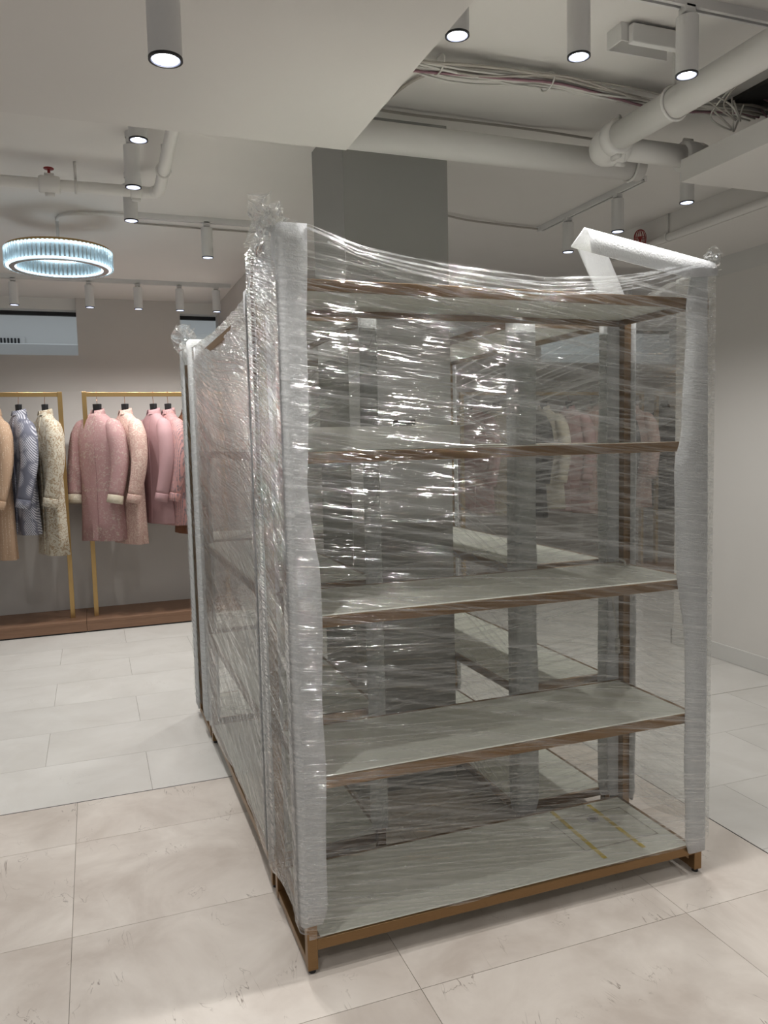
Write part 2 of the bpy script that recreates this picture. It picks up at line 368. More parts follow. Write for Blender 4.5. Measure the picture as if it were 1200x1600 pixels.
foam_strip('foam strip on the near inner corner of the left unit', .415, .47, 1, -1, .14, 2.0, .055, .06, 6, .003, .007)
foam_strip('foam strip on the far outer corner of the left unit', 0, 1.905, -1, 1, .1, 1.98, .05, .055, 7, .003, .007)
foam_strip('foam strip on the near inner corner of the right unit', .96, .47, -1, -1, .08, 2.0, .075, .06, 8, .003, .007)
foam_strip('foam strip on the near outer corner of the right unit', 1.375, .47, 1, -1, .09, 2.0, .065, .06, 9, .003, .007)
foam_strip('foam strip on the far outer corner of the right unit', 1.375, 1.905, 1, 1, .1, 2.0, .05, .055, 10, .003, .007)
foam_strip('foam strip on the near outer corner of the back unit', 0, 1.955, -1, -1, .1, 2.03, .05, .10, 12, .012)
foam_strip('foam strip on the far outer corner of the back unit', 0, 1.955+UD, -1, 1, .06, 2.06, .05, .12, 13, .012)
foam_strip('foam strip on the far right corner of the back unit', UW, 1.955+UD, 1, 1, .06, 2.03, .05, .06, 14, .012)
# loose ends of foam folded over the top at the right front corner
def sheet(label, rows, th, mat, name='foam_flap'):
    """rows of points -> thick sheet"""
    R = len(rows); Cn = len(rows[0]); P = np.array(rows, float); du = np.gradient(P, axis=0); dv = np.gradient(P, axis=1)
    nn = np.cross(du, dv); nn /= np.linalg.norm(nn, axis=2, keepdims=True)+1e-9
    v = [tuple(q) for q in (P+nn*th/2).reshape(-1, 3)]+[tuple(q) for q in (P-nn*th/2).reshape(-1, 3)]; f = []; o = R*Cn
    for i in range(R-1):
        for j in range(Cn-1):
            a = i*Cn+j; f.append((a, a+1, a+Cn+1, a+Cn)); f.append((o+a, o+a+Cn, o+a+Cn+1, o+a+1))
    edge = [j for j in range(Cn)]+[i*Cn+Cn-1 for i in range(1, R)]+[(R-1)*Cn+j for j in range(Cn-2, -1, -1)]+[i*Cn for i in range(R-2, 0, -1)]
    for a, b in zip(edge, edge[1:]+edge[:1]): f.append((a, o+a, o+b, b))
    return tag(mk(name, v, f, mat, None, True), label, 'foam', 'loose foam ends')
rows = []
for t in np.linspace(0, 1, 12):
    b = np.array((1.40, -.012, 2.055))*(1-t)+np.array((.945, .02, 2.138))*t
    wd = .045+.03*min(1, t*4)
    rows.append([b+np.array((.012, -.012, -wd)), b+np.array((.006, -.014, -wd*.5)), b+np.array((0, -.010, -.008)), b+np.array((-.002, .004, 0)), b+np.array((-.008, .03, -.022)), b+np.array((-.012, .06, -.042))])
sheet('white foam strip folded over and sticking out above the top shelf', rows, .007, M['foam'])
rows = []
for t in np.linspace(0, 1, 10):
    b = np.array((1.165, .40, 2.20))*(1-t)+np.array((1.31, .44, 1.99))*t
    rows.append([b+np.array((s*.115, .012*math.sin(s*3), .012*s)) for s in np.linspace(0, 1, 6)])
sheet('translucent loose foam end leaning behind the folded foam strip', rows, .006, M['foam2'])

# ------------------------------------------------------------------ stretch film
def film(label, x0, x1, y0, y1, zlo, ztop, k1, k2, seed, mat, sag=(.012, .012, .012, .012), ds=.014, nz=150, mats=None, side_idx=(0, 0, 0, 0)):
    rc = .022; segs = []; side = []; tt = []
    def line(ax, ay, bx_, by, s):
        L = math.hypot(bx_-ax, by-ay); n = max(2, int(L/ds))
        for i in range(n): segs.append((ax+(bx_-ax)*i/n, ay+(by-ay)*i/n)); side.append(s); tt.append(i/n)
    def arc(cx, cy, a0, s):
        for a in np.linspace(a0, a0+math.pi/2, 5)[:-1]: segs.append((cx+rc*math.cos(a), cy+rc*math.sin(a))); side.append(s); tt.append(0 if s >= 0 else 0)
    line(x0+rc, y0, x1-rc, y0, 0); arc(x1-rc, y0+rc, -math.pi/2, 1); line(x1, y0+rc, x1, y1-rc, 1); arc(x1-rc, y1-rc, 0, 2)
    line(x1-rc, y1, x0+rc, y1, 2); arc(x0+rc, y1-rc, math.pi/2, 3); line(x0, y1-rc, x0, y0+rc, 3); arc(x0+rc, y0+rc, math.pi, 0)
    P = np.array(segs); n = len(P); S = np.array(side); T = np.array(tt); S[-4:] = 0
    d = np.roll(P, -1, 0)-P; L = np.hypot(d[:, 0], d[:, 1]); u = np.concatenate([[0], np.cumsum(L)])       # n+1
    N = np.stack([np.roll(P, -1, 0)[:, 1]-np.roll(P, 1, 0)[:, 1], -(np.roll(P, -1, 0)[:, 0]-np.roll(P, 1, 0)[:, 0])], 1); N /= np.linalg.norm(N, axis=1, keepdims=True)
    idx = np.arange(n+1) % n; P = P[idx]; N = N[idx]; S = S[idx]; T = T[idx]
    zt = np.array([ztop(px, py) for px, py in P])+.004*noise2(u*9, u*0+1, seed)+.003*noise2(u*30, u*0+2, seed+1)
    zb = zlo+.02*noise2(u*4, u*0+5, seed+2)
    V = np.linspace(0, 1, nz+1)[None, :]; Z = zb[:, None]+(zt-zb)[:, None]*V; Ug = np.repeat(u[:, None], nz+1, 1)
    warp = .05*noise2(Ug*.8, Z*1.2, seed+3)+.005*noise2(Ug*3.5, Z*4, seed+4)
    psi = Z+k1(S)[:, None]*Ug+warp; psi2 = Z+k2(S)[:, None]*Ug+.04*noise2(Ug*1.1+7, Z*1.3, seed+5)
    wr = .0018*noise2(Ug*1.1, psi*22, seed+6)+.0016*noise2(Ug*1.9, psi2*55, seed+7)+.0008*noise2(Ug*4, psi*90, seed+8)
    span = np.sin(np.pi*np.clip(T, 0, 1)); edge = np.clip(span*6, 0, 1)
    sg = np.array([sag[int(s) % 4] for s in S])*span
    disp = wr*edge[:, None]-sg[:, None]
    SL = np.array([x1-x0, y1-y0, x1-x0, y1-y0])[S % 4]; dc = np.minimum(T, 1-T)*SL
    lim = -.0012-np.clip((dc-.07)/.10, 0, 1)*.05; disp = np.maximum(disp, lim[:, None])
    top = np.clip((V-.93)/.07, 0, 1); disp = disp-.010*top*edge[:, None]
    X = P[:, 0:1]+N[:, 0:1]*disp; Y = P[:, 1:2]+N[:, 1:2]*disp
    co = np.stack([X, Y, Z], 2).reshape(-1, 3); m = nz+1
    i, j = np.meshgrid(np.arange(n), np.arange(nz), indexing='ij'); a = (i*m+j).ravel(); fc = np.stack([a, a+m, a+m+1, a+1], 1)
    me = bpy.data.meshes.new('stretch_film'); me.vertices.add(len(co)); me.vertices.foreach_set('co', co.ravel().astype(np.float32))
    me.loops.add(fc.size); me.loops.foreach_set('vertex_index', fc.ravel().astype(np.int32)); me.polygons.add(len(fc))
    me.polygons.foreach_set('loop_start', np.arange(0, fc.size, 4, dtype=np.int32)); me.update(); me.validate()
    me.polygons.foreach_set('use_smooth', np.ones(len(fc), bool))
    for nm, ps in (('flow', psi), ('flow2', psi2)):
        uvl = me.uv_layers.new(name=nm); uvv = np.stack([Ug.ravel()+seed, ps.ravel()], 1)[fc.ravel()]; uvl.data.foreach_set('uv', uvv.ravel().astype(np.float32))
    me.materials.append(mat)
    if mats:                                   # sheets on the four sides: front, right, rear, left
        for q in mats: me.materials.append(q)
        Sf = S[i.ravel()] % 4; me.polygons.foreach_set('material_index', np.array(side_idx, np.int32)[Sf])
    o = bpy.data.objects.new('stretch_film', me); COL.objects.link(o)
    return tag(o, label, 'plastic film', 'stretch film round the shelving units')
def ks(*a): return lambda S: np.array(a)[S % 4]
ftop = interp([(-.03, 2.09), (.064, 2.081), (.195, 2.036), (.342, 2.016), (.496, 1.999), (.658, 1.988), (.785, 1.98), (.986, 1.99), (1.15, 2.012), (1.297, 2.045), (1.43, 2.06)])
def ztop_front(x, y):
    if y < 0: return ftop(x)
    if x < .02: return float(np.interp(y, (0, .1, .3, .42), (2.09, 2.13, 2.15, 2.09)))
    if x > 1.38: return float(np.interp(y, (0, .42), (2.05, 2.0)))
    return 2.0
ffilm = film('clear stretch film wrapped around the front shelving unit', -.022, UW+.02, -.024, UD+.014, .125, ztop_front, ks(.23, .2, .12, .5), ks(.12, -.1, .05, .25), 3, M['film'], mats=[M['filmb'], M['filmc']], side_idx=(0, 0, 2, 1))
film('wrinkled stretch film wrapped around the left shelving unit', -.014, .429, .456, 1.919, .11, lambda x, y: float(np.interp(y, (.45, .9, 1.5, 1.92), (1.99, 1.985, 1.985, 1.99))), ks(.2, .1, .2, .42), ks(-.1, .2, .1, .2), 20, M['filmb'], mats=[M['filmc']], side_idx=(1, 1, 1, 0))
film('stretch film wrapped around the right shelving unit', .946, 1.389, .456, 1.919, .11, lambda x, y: 1.99, ks(.2, .1, .2, .3), ks(-.1, .2, .1, .2), 40, M['filmc'], ds=.03, nz=80)
film('stretch film wrapped around the back shelving unit', -.026, UW+.02, 1.931, 1.955+UD+.028, .10, lambda x, y: 2.04 if x > .1 else 2.06, ks(.2, .1, .2, .4), ks(-.1, .2, .1, .2), 60, M['filmc'], ds=.03, nz=80)
def rope_mat():
    t = NT('film_strand'); tp = t.n('ShaderNodeBsdfTransparent'); d = t.n('ShaderNodeBsdfTranslucent'); d.inputs[0].default_value = (.9, .92, .94, 1); g = t.n('ShaderNodeBsdfGlossy'); g.inputs['Roughness'].default_value = .12
    n = t.noise(t.mapping(t.coord(), (6, 60, 60)), 3, 3); m1 = t.n('ShaderNodeMixShader'); t.l(t.rng(n, .4, .65, .03, .32), m1.inputs[0]); t.l(tp.outputs[0], m1.inputs[1]); t.l(d.outputs[0], m1.inputs[2])
    m2 = t.n('ShaderNodeMixShader'); m2.inputs[0].default_value = .16; t.l(m1.outputs[0], m2.inputs[1]); t.l(g.outputs[0], m2.inputs[2]); t.l(m2.outputs[0], t.out.inputs[0]); return t.m
M['rope'] = rope_mat()
for k in range(6):                       # gathered pleats along the top edge of the front sheet
    ph = rng.random(4); x0_ = .06+.25*ph[0]*(k > 2); x1_ = 1.36-.35*ph[1]*(k > 3)
    tube('gathered_pleat', [(x, -.021+.004*math.sin(x*7+ph[2]*6), ftop(x)-.005-.010*k*(.4+.6*math.sin(math.pi*(x-.05)/1.4))-.012*ph[3]*math.sin(x*3)) for x in np.linspace(x0_, x1_, 36)], [.0008+.0021*abs(math.sin(i*.35+k)) for i in range(36)], M['rope'], ffilm, 8)
def tuft(label, c, sz, seed, n=26):
    """crumpled loose film end: a rumpled fan of sheet"""
    g = np.linspace(0, 1, n); A, B = np.meshgrid(g, g, indexing='ij')
    X = (A-.5)*sz[0]*(1-.35*B)+.02*noise2(A*5, B*5, seed); Y = .5*sz[1]*noise2(A*4+3, B*3, seed+1)+.012*noise2(A*12, B*12, seed+2); Z = B*sz[2]+.02*noise2(A*6, B*2+9, seed+3)*(B > .1)
    co = np.stack([c[0]+X, c[1]+Y, c[2]+Z], 2).reshape(-1, 3); f = [(i*n+j, (i+1)*n+j, (i+1)*n+j+1, i*n+j+1) for i in range(n-1) for j in range(n-1)]
    o = mk('film_tail', co, f, M['filmb'], None, True)
    for nm, s in (('flow', 1.0), ('flow2', 1.3)):
        ul = o.data.uv_layers.new(name=nm); vi = [l.vertex_index for l in o.data.loops]; uvv = np.stack([A.ravel()*sz[0]*s+seed, B.ravel()*sz[2]+.3*A.ravel()*sz[0]], 1)[vi]
        ul.data.foreach_set('uv', uvv.ravel().astype(np.float32))
    return tag(o, label, 'plastic film', 'loose film tails')
tuft('crumpled film tail above the nearest corner of the front unit', (-.012, .18, 2.05), (.10, .26, .12), 71)
tuft('small film tail poking up beside the nearest foam strip', (-.015, .03, 2.06), (.10, .08, .065), 74)
tuft('crumpled film tail on top of the far left corner', (-.01, 2.2, 2.0), (.14, .2, .13), 77)
tuft('pointed film tail at the top right front corner', (1.405, -.015, 2.03), (.05, .04, .055), 80)

# ------------------------------------------------------------------ downlights and tracks
def spot(parent, loc, watts=SPOT_W, size=142):
    l = bpy.data.lights.new('lamp', 'SPOT'); l.energy = watts; l.spot_size = math.radians(size); l.spot_blend = 1.0; l.shadow_soft_size = .022; l.color = (1.0, .98, .955)
    o = bpy.data.objects.new('lamp', l); COL.objects.link(o); o.parent = parent; o.location = loc; return o
DL = {}
def downlight(label, x, y, zb=2.58, watts=SPOT_W, top=None, mount='track', group='white cylinder downlights'):
    e = empty('cylinder_downlight', (x, y, zb)); tag(e, label, 'ceiling light', group); r_ = .0325
    if not DL:
        DL['body'] = lathe('body', [(.027, .0), (r_, .0), (r_, .164), (.008, .164), (.008, .166)], M['fix'], e, 32)
        DL['rim'] = lathe('rim', [(.0285, .001), (.0285, -.002), (r_+.0004, -.002), (r_+.0004, .003)], M['black'], e, 32)
        DL['refl'] = lathe('reflector', [(.0285, -.001), (.0245, .016)], M['refl'], e, 32)
        DL['led'] = lathe('lens', [(0, .0155), (.0245, .0155)], M['led'], e, 32)
        DL['adapter'] = boxes('adapter', [(-.02, .02, -.017, .017, .172, .2)], M['fix'], e, .004); DL['stem'] = lathe('stem', [(.009, .164), (.009, .18)], M['fix'], e, 12)
        DL['canopy'] = None
    else:
        for k in ('body', 'rim', 'refl', 'led', 'adapter', 'stem'): child(DL[k], e, (0, 0, 0))
    if mount == 'ceiling': lathe('canopy', [(.024, .196), (.024, ZC-zb if top is None else top-zb)], M['fix'], e, 24)
    spot(e, (0, 0, -.004), watts); return e
LG = lambda x: CAM.x+(x-CAM.x)*1.059
T1Y = -.074
for lab, x in (('downlight cut off by the near left ceiling drop, on the near track', .476), ('tall downlight second on the near track at the top', .857), ('downlight on the near track beside the white pipe', 1.238)): downlight(lab, x, T1Y)
downlight('large downlight at the top left, hanging from the lower ceiling', -.322, -.42, 2.255, mount='ceiling', top=2.5)
downlight('downlight right behind the lower ceiling edge at the left', -.285, .91, mount='ceiling')
downlight('middle one of three downlights in line before the left pipe', -.277, 1.44, mount='ceiling')
downlight('downlight at the left end of the track before the chandelier', -.262, 1.945, mount='ceiling')
downlight('single downlight hanging on the track left of the wrapped units', .185, 2.6)
for lab, x in (('back track downlight left of the chandelier over the high opening', -.975), ('back track downlight under the chandelier right rim', -.45), ('back track downlight third from the left over the wall panel', -.095), ('back track downlight second from the wrapped unit', .22), ('back track downlight nearest to the wrapped unit', .507)): downlight(lab, x, 4.43)
downlight('downlight under the corner of the right ceiling drop', 2.16, .97, mount='ceiling')
downlight('nearer downlight on the right track behind the foam flap', 2.165, 1.49)
downlight('farther downlight on the right track left of the foam flap', 2.165, 1.95)
for x, y in ((-.9, -1.6), (.8, -2.0), (2.3, -1.9)): downlight('added unseen downlight behind the camera position', x, y, 2.255, mount='ceiling', top=2.5, group='added downlights outside the view')  # unseen fixtures, added for extra light from behind the camera
for x, y in ((4.1, 3.9), (5.6, 3.9), (-1.7, 2.4)): downlight('added unseen downlight beyond the frame on the back wall side', x, y, mount='ceiling', group='added downlights outside the view')  # more unseen fixtures added for their light
def track(label, a, b, axis):
    e = empty('light_track', (a[0], a[1], ZC-.03)); tag(e, label, 'light track', 'white ceiling tracks'); L = b
    if axis == 'x': boxes('profile', [(0, L, -.017, -.006, 0, .03), (0, L, .006, .017, 0, .03), (0, L, -.006, .006, .016, .03)], M['fix'], e); box('slot', (.01, L-.01, -.006, .006, .012, .0165), M['black'], e); box('end_cap', (-.012, 0, -.018, .018, -.001, .03), M['fix'], e)
    else: boxes('profile', [(-.017, -.006, 0, L, 0, .03), (.006, .017, 0, L, 0, .03), (-.006, .006, 0, L, .016, .03)], M['fix'], e); box('slot', (-.006, .006, .01, L-.01, .012, .0165), M['black'], e); box('end_cap', (-.018, .018, L, L+.03, -.001, .03), M['fix'], e)
track('near ceiling track running across the top right', (.40, T1Y), 1.7, 'x'); track('ceiling track left of the wrapped units before the chandelier', (-.235, 2.6), 1.0, 'x')
track('ceiling track running back on the right side', (2.165, 1.28), .95, 'y'); track('long back track over the clothes wall', (-2.0, 4.43), 2.62, 'x')

# ------------------------------------------------------------------ chandelier
ch = empty('ring_chandelier', (-.61, 2.81, 2.52)); tag(ch, 'glowing ring chandelier of crystal bars at the left', 'chandelier')
lathe('top_plate', [(.275, .094), (.275, .108), (.18, .108), (.18, .094), (.275, .094)], M['brass'], ch, 64)
lathe('bottom_ring', [(.262, -.004), (.262, .002), (.232, .002), (.232, -.004), (.262, -.004)], M['steel'], ch, 64)
lathe('inner_band', [(.256, .088), (.256, .006), (.242, .006), (.242, .088)], M['steel'], ch, 64)
for r_, z_ in ((.270, .087), (.270, .003), (.230, .087), (.230, .003)): lathe('led_band', [(r_-.006, z_), (r_+.006, z_), (r_+.006, z_+.005), (r_-.006, z_+.005), (r_-.006, z_)], M['ledring'], ch, 64)
cm = None
for k in range(76):
    a = 2*math.pi*k/76
    if cm is None: cm = box('crystal_bar', (-.004, .004, -.0075, .0075, 0, .095), M['crystal'], ch, .002); o = cm
    else: o = child(cm, ch)
    o.location = (.283*math.cos(a), .283*math.sin(a), 0); o.rotation_euler = (0, 0, a)
for k in range(56):
    a = 2*math.pi*k/56; o = child(cm, ch); o.location = (.218*math.cos(a), .218*math.sin(a), 0); o.rotation_euler = (0, 0, a)
tube('rod', [(0, 0, .108), (0, 0, ZC-2.52)], .009, M['fix'], ch, 12); boxes('spoke', [(-.19, .19, -.006, .006, .098, .108), (-.006, .006, -.19, .19, .098, .108)], M['brass'], ch)
tag(tube('conduit', smoothpath([(-.61, 2.81, 2.785), (-.58, 2.70, 2.785), (-.45, 2.63, 2.785), (-.24, 2.605, 2.785)]), .009, M['pipe'], None, 8), 'thin white conduit from the chandelier rod to the track', 'conduit')
tag(tube('conduit', [(-.2, 2.78, 2.792), (.15, 2.80, 2.792), (.7, 2.80, 2.792)], .005, M['cableg'], None, 8), 'thin conduit on the ceiling behind the left track', 'conduit')
tag(tube('conduit', smoothpath([(1.30, 2.05, 2.79), (1.55, 2.15, 2.78), (1.85, 2.22, 2.785), (2.15, 2.25, 2.785)]), .006, M['cableg'], None, 8), 'curved grey conduit leading to the right track', 'conduit')

# ------------------------------------------------------------------ pipes
def coupling(parent, p, axis, r_, L=.05):
    d = {'x': Vector((1, 0, 0)), 'y': Vector((0, 1, 0))}[axis]; p = Vector(p)
    c = tube('coupling', [p-d*L/2, p-d*L/2*.8, p+d*L/2*.8, p+d*L/2], [r_*1.12, r_*1.28, r_*1.28, r_*1.12], M['pipe'], parent, 20)
    for s in (-1, 1): tube('bolt', [p+Vector((0, 0, s*r_*1.35))-d*.02, p+Vector((0, 0, s*r_*1.35))+d*.02], .011, M['pipe'], c, 8)
    return c
def hanger(parent, p, axis, r_, ztop):
    p = Vector(p); d = {'x': Vector((0, 1, 0)), 'y': Vector((1, 0, 0))}[axis]
    pts = [p+d*r_*1.08*math.cos(a)+Vector((0, 0, r_*1.08*math.sin(a))) for a in np.linspace(0, 2*math.pi, 20)]
    h_ = tube('hanger_ring', pts, .006, M['pipe'], parent, 6); tube('hanger_rod', [p+Vector((0, 0, r_)), Vector((p.x, p.y, ztop))], .006, M['pipe'], h_, 8)
p1 = empty('drain_pipe', (1.0, .79, 2.64)); tag(p1, 'thick white pipe running across in front of the grey column', 'pipe')
tube('pipe', [(-.75, 0, 0), (.75, 0, 0)], .055, M['pipe'], p1, 24); hanger(p1, (.70, 0, 0), 'x', .055, ZC-2.64)
p2 = empty('drain_pipe', (1.41, .58, 2.62)); tag(p2, 'white pipe coming forward at the top right with a tee joint', 'pipe')
tube('pipe', [(0, -3.2, 0), (0, 0, 0)], .05, M['pipe'], p2, 24); tube('branch', [(0, 0, 0), (.40, 0, 0)], .043, M['pipe'], p2, 24)
tube('tee', smoothpath([(0, -.09, 0), (0, -.02, -.004), (.03, .02, -.008), (.09, .0, 0)]), [.057]*19, M['pipe'], p2, 24); coupling(p2, (0, -.085, 0), 'y', .05); coupling(p2, (.08, 0, 0), 'x', .043); coupling(p2, (.41, 0, 0), 'x', .046, .07); hanger(p2, (0, -.40, 0), 'y', .05, ZC-2.62)
tube('elbow', smoothpath([(.40, 0, 0), (.46, .0, .005), (.50, .04, .03), (.51, .12, .06)]), .047, M['pipe'], p2, 20)
p3 = empty('sprinkler_pipe', (-.14, 1.86, 2.69)); tag(p3, 'white sprinkler pipe with an elbow at the upper left', 'pipe')
tube('pipe', smoothpath([(-3.0, .03, 0), (-.6, .005, 0), (-.07, 0, 0), (-.02, -.02, 0), (0, -.08, 0), (-.004, -.4, .0), (-.012, -1.2, 0)]), .026, M['pipe'], p3, 16)
coupling(p3, (-.10, 0, 0), 'x', .026, .05); hanger(p3, (-.003, -.32, 0), 'y', .026, ZC-2.69); hanger(p3, (-.36, .002, 0), 'x', .026, ZC-2.69); coupling(p3, (-.47, .003, 0), 'x', .03, .09)
lathe('upright_head', [(.0, .075), (.022, .072), (.022, .068), (.006, .066), (.006, .03)], M['red'], p3, 14, (-.47, .003, 0))
p4 = empty('sprinkler_pipe', (2.735, .8, 2.665)); tag(p4, 'slim white pipe along the edge of the right bulkhead', 'pipe')
tube('pipe', [(0, -4.0, 0), (.02, 1.15, 0), (.03, 1.6, 0)], .022, M['pipe'], p4, 16); hanger(p4, (.015, 1.0, 0), 'y', .022, ZC-2.665)
def cage(label, loc, s=1.0):
    e = empty('sprinkler_guard', loc); tag(e, label, 'sprinkler', 'red sprinkler guards')
    for k in range(6):
        a = math.pi*k/6; tube('wire', smoothpath([(-.032*s*math.cos(a), -.032*s*math.sin(a), 0), (-.034*s*math.cos(a), -.034*s*math.sin(a), .05*s), (-.015*s*math.cos(a), -.015*s*math.sin(a), .08*s), (.015*s*math.cos(a), .015*s*math.sin(a), .08*s), (.034*s*math.cos(a), .034*s*math.sin(a), .05*s), (.032*s*math.cos(a), .032*s*math.sin(a), 0)], 4), .0022, M['red'], e, 5)
    for z in (0, .035): tube('hoop', [(.034*s*math.cos(a), .034*s*math.sin(a), z*s) for a in np.linspace(0, 2*math.pi, 17)], .0022, M['red'], e, 5)
    lathe('head', [(.004, -.02), (.008, 0), (.006, .03), (.016, .034), (.016, .037), (0, .037)], M['red'], e, 12)
cage('red wire sprinkler guard by the right slim pipe', (2.685, 1.965, 2.662)); 
e = empty('sprinkler_drop', (-.79, 5.75, 2.72)); tag(e, 'white sprinkler pipe seen inside the left high opening', 'pipe')
tube('pipe', [(-1.6, 0, 0), (0, 0, 0), (0, 0, .06)], .014, M['pipe'], e, 10); tube('hanger_rod', [(-.13, 0, 0), (-.13, 0, .3)], .008, M['pipe'], e, 8)
cage('red wire sprinkler guard in the left high opening', (-.79, 5.75, 2.78), 1.15)

# ------------------------------------------------------------------ cables, track box, ceiling void
cbun = empty('cable_bundle', (.3, .44, 2.765)); tag(cbun, 'bundle of loose white cables sagging across the right ceiling', 'cable bundle')
for k in range(18):
    ph = rng.random(5); y0 = (k % 6)*.012-.03; z0 = (k//6)*.008-.008
    pts = [(x, y0+.018*math.sin(x*5+ph[0]*6)+.01*ph[1]-(.012 if k % 5 == 0 else 0)*math.sin(x*9), z0-.012*abs(math.sin(x*3.6+.3))*(1+ph[2])+.004*math.sin(x*11+ph[3]*6)) for x in np.linspace(0, 1.75, 22)]
    tube('cable', pts, .0034+.0012*ph[4], M['cabler'] if k == 3 else (M['cableg'] if k % 3 == 0 else M['cable']), cbun, 6)
for x in (.36, .78, 1.28): tube('cable_tie', [(x, .045*math.cos(a)+.002, -.008+.028*math.sin(a)) for a in np.linspace(0, 2*math.pi, 15)], .003, M['cable'], cbun, 5)
for lab, pts in (('thin cable branching from the bundle to the left ceiling drop', [(.75, .50, 2.785), (.66, .62, 2.79), (.62, .80, 2.79), (.60, .90, 2.788)]),
                 ('thin cable clipped along the ceiling before the thick pipe', [(.45, .885, 2.788), (.7, .895, 2.78), (1.1, .90, 2.785), (1.35, .9, 2.785), (1.62, .86, 2.76)])):
    tag(tube('ceiling_cable', smoothpath(pts), .0055, M['cableg'], None, 8), lab, 'cable')
bx_ = empty('track_power_box', (1.13, .10, 2.745)); tag(bx_, 'open white metal box fixed on the ceiling beside the pipe', 'box')
boxes('housing', [(0, .235, -.004, 0, .0, .055), (0, .235, .066, .07, 0, .055), (0, .004, 0, .066, .0, .055)], M['fix'], bx_); box('cover', (.025, .235, -.03, -.006, -.012, .045), M['fix'], bx_, .003); box('inner_tray', (.005, .23, 0, .066, .045, .054), M['bulk'], bx_)
vd = empty('ceiling_void', (1.72, .2, 2.785)); tag(vd, 'ceiling void with painted shade and tangled wires above the right drop', 'ceiling opening')
box('void_shade_panel', (.18, .95, .0, .30, 0, .0148), M['dark'], vd); box('broken_board', (.02, .16, .30, .36, -.012, .0148), M['trim'], vd); box('gap_shade', (.05, .10, .285, .30, -.02, .0148), M['black'], vd)  # flat dark panel and black block paint the shade of an open hole
for k in range(11):
    a = rng.random(8); x0 = .05+.5*a[0]
    tube('wire', smoothpath([(x0, .05+.2*a[1], .0), (x0+.06*(a[2]-.5), .1+.15*a[3], -.05-.05*a[4]), (x0+.12*(a[5]-.3), .12+.1*a[6], -.09-.05*a[7]), (x0+.2*(a[1]-.4), .15+.1*a[3], -.03)]), .0035, (M['cable'], M['cableg'], M['cable'], M['cabler'])[k % 4], vd, 6)

# ------------------------------------------------------------------ clothes wall
for lab, x0, x1 in (('wooden display plinth under the left clothes rack', -3.0, -.612), ('wooden display plinth under the pink jackets rack', -.610, .655), ('wooden display plinth at the far right back wall', .845, 6.9)):
    e = empty('display_plinth', (x0, 4.75, 0)); tag(e, lab, 'plinth'); L = x1-x0
    box('top_board', (0, L, 0, .545, .075, .1), M['wood'], e, .002); box('front_board', (0, L, .001, .02, .012, .075), M['wood'], e, .001); box('toe_recess', (0, L, .012, .53, 0, .06), M['black'], e)
YR = 4.93
def rack(label, x0, x1):
    e = empty('clothes_rack', (x0, YR, .1)); tag(e, label, 'clothes rack', 'brass clothes racks'); L = x1-x0; t_ = .036
    for x in (0, L-t_): box('post', (x, x+t_, -.02, .02, 0, 1.875), M['brass'], e, .002)
    box('rail', (t_, L-t_, -.016, .016, 1.835, 1.87), M['brass'], e, .002)
rack('brass clothes rack with beige and silver jackets', -2.2, -.70); rack('brass clothes rack with pink jackets', -.55, .60)
rack('brass clothes rack behind the right unit, nearer the column', 2.9, 5.08); rack('brass clothes rack at the far right end of the back wall', 5.24, 6.7)
def fabric(name, base, acc, kind, sc_=1.0, metal=0.0, amt=.8):
    t = NT(name); v = t.coord()
    if kind == 'leaf':
        vo = t.n('ShaderNodeTexVoronoi'); t.l(t.mapping(v, (1, 1, .7)), vo.inputs['Vector']); vo.inputs['Scale'].default_value = 11*sc_
        wv = t.n('ShaderNodeTexWave'); wv.bands_direction = 'DIAGONAL'; mp = t.n('ShaderNodeVectorMath', operation='ADD'); t.l(v, mp.inputs[0]); t.l(vo.outputs['Color'], mp.inputs[1]); t.l(mp.outputs[0], wv.inputs['Vector']); wv.inputs['Scale'].default_value = 26*sc_; wv.inputs['Distortion'].default_value = 1.5
        f = t.math('MULTIPLY', t.rng(wv.outputs['Fac'], .35, .65, 0, 1), t.rng(vo.outputs['Distance'], .48, .68, 1, .0))
    elif kind == 'swirl':
        n = t.noise(v, 16*sc_, 2, .5, 2.2); f = t.rng(t.math('ABSOLUTE', t.math('SUBTRACT', n, .5)), .01, .06, 1, 0)
    elif kind == 'dots':
        vo = t.n('ShaderNodeTexVoronoi'); t.l(t.mapping(v, (1, 1, 1.6)), vo.inputs['Vector']); vo.inputs['Scale'].default_value = 55*sc_; vo.inputs['Randomness'].default_value = .35; f = t.rng(vo.outputs['Distance'], .15, .35, 1, 0)
    elif kind == 'stripe':
        wv = t.n('ShaderNodeTexWave'); t.l(t.mapping(v, (1, 1, .05)), wv.inputs['Vector']); wv.inputs['Scale'].default_value = 14*sc_; n = t.noise(v, 60, 2); f = t.math('MULTIPLY', t.rng(wv.outputs['Fac'], .4, .6, 0, 1), t.rng(n, .4, .6, .3, 1))
    elif kind == 'floral':
        n = t.noise(v, 30*sc_, 3, .6, 1.5); n2 = t.noise(v, 5, 2); f = t.math('MULTIPLY', t.rng(n, .52, .6, 0, 1), t.rng(n2, .4, .6, .25, 1))
    else: f = t.noise(v, 40, 3)
    f = t.math('MULTIPLY', f, amt); wv_ = t.noise(v, 300, 2)
    t.pbr(t.mixc(f, base, acc), t.rng(f, 0, 1, .75, .45), t.math('MULTIPLY', f, metal), t.bump(t.math('ADD', f, t.math('MULTIPLY', wv_, .4)), .4, .004), .3); return t.m
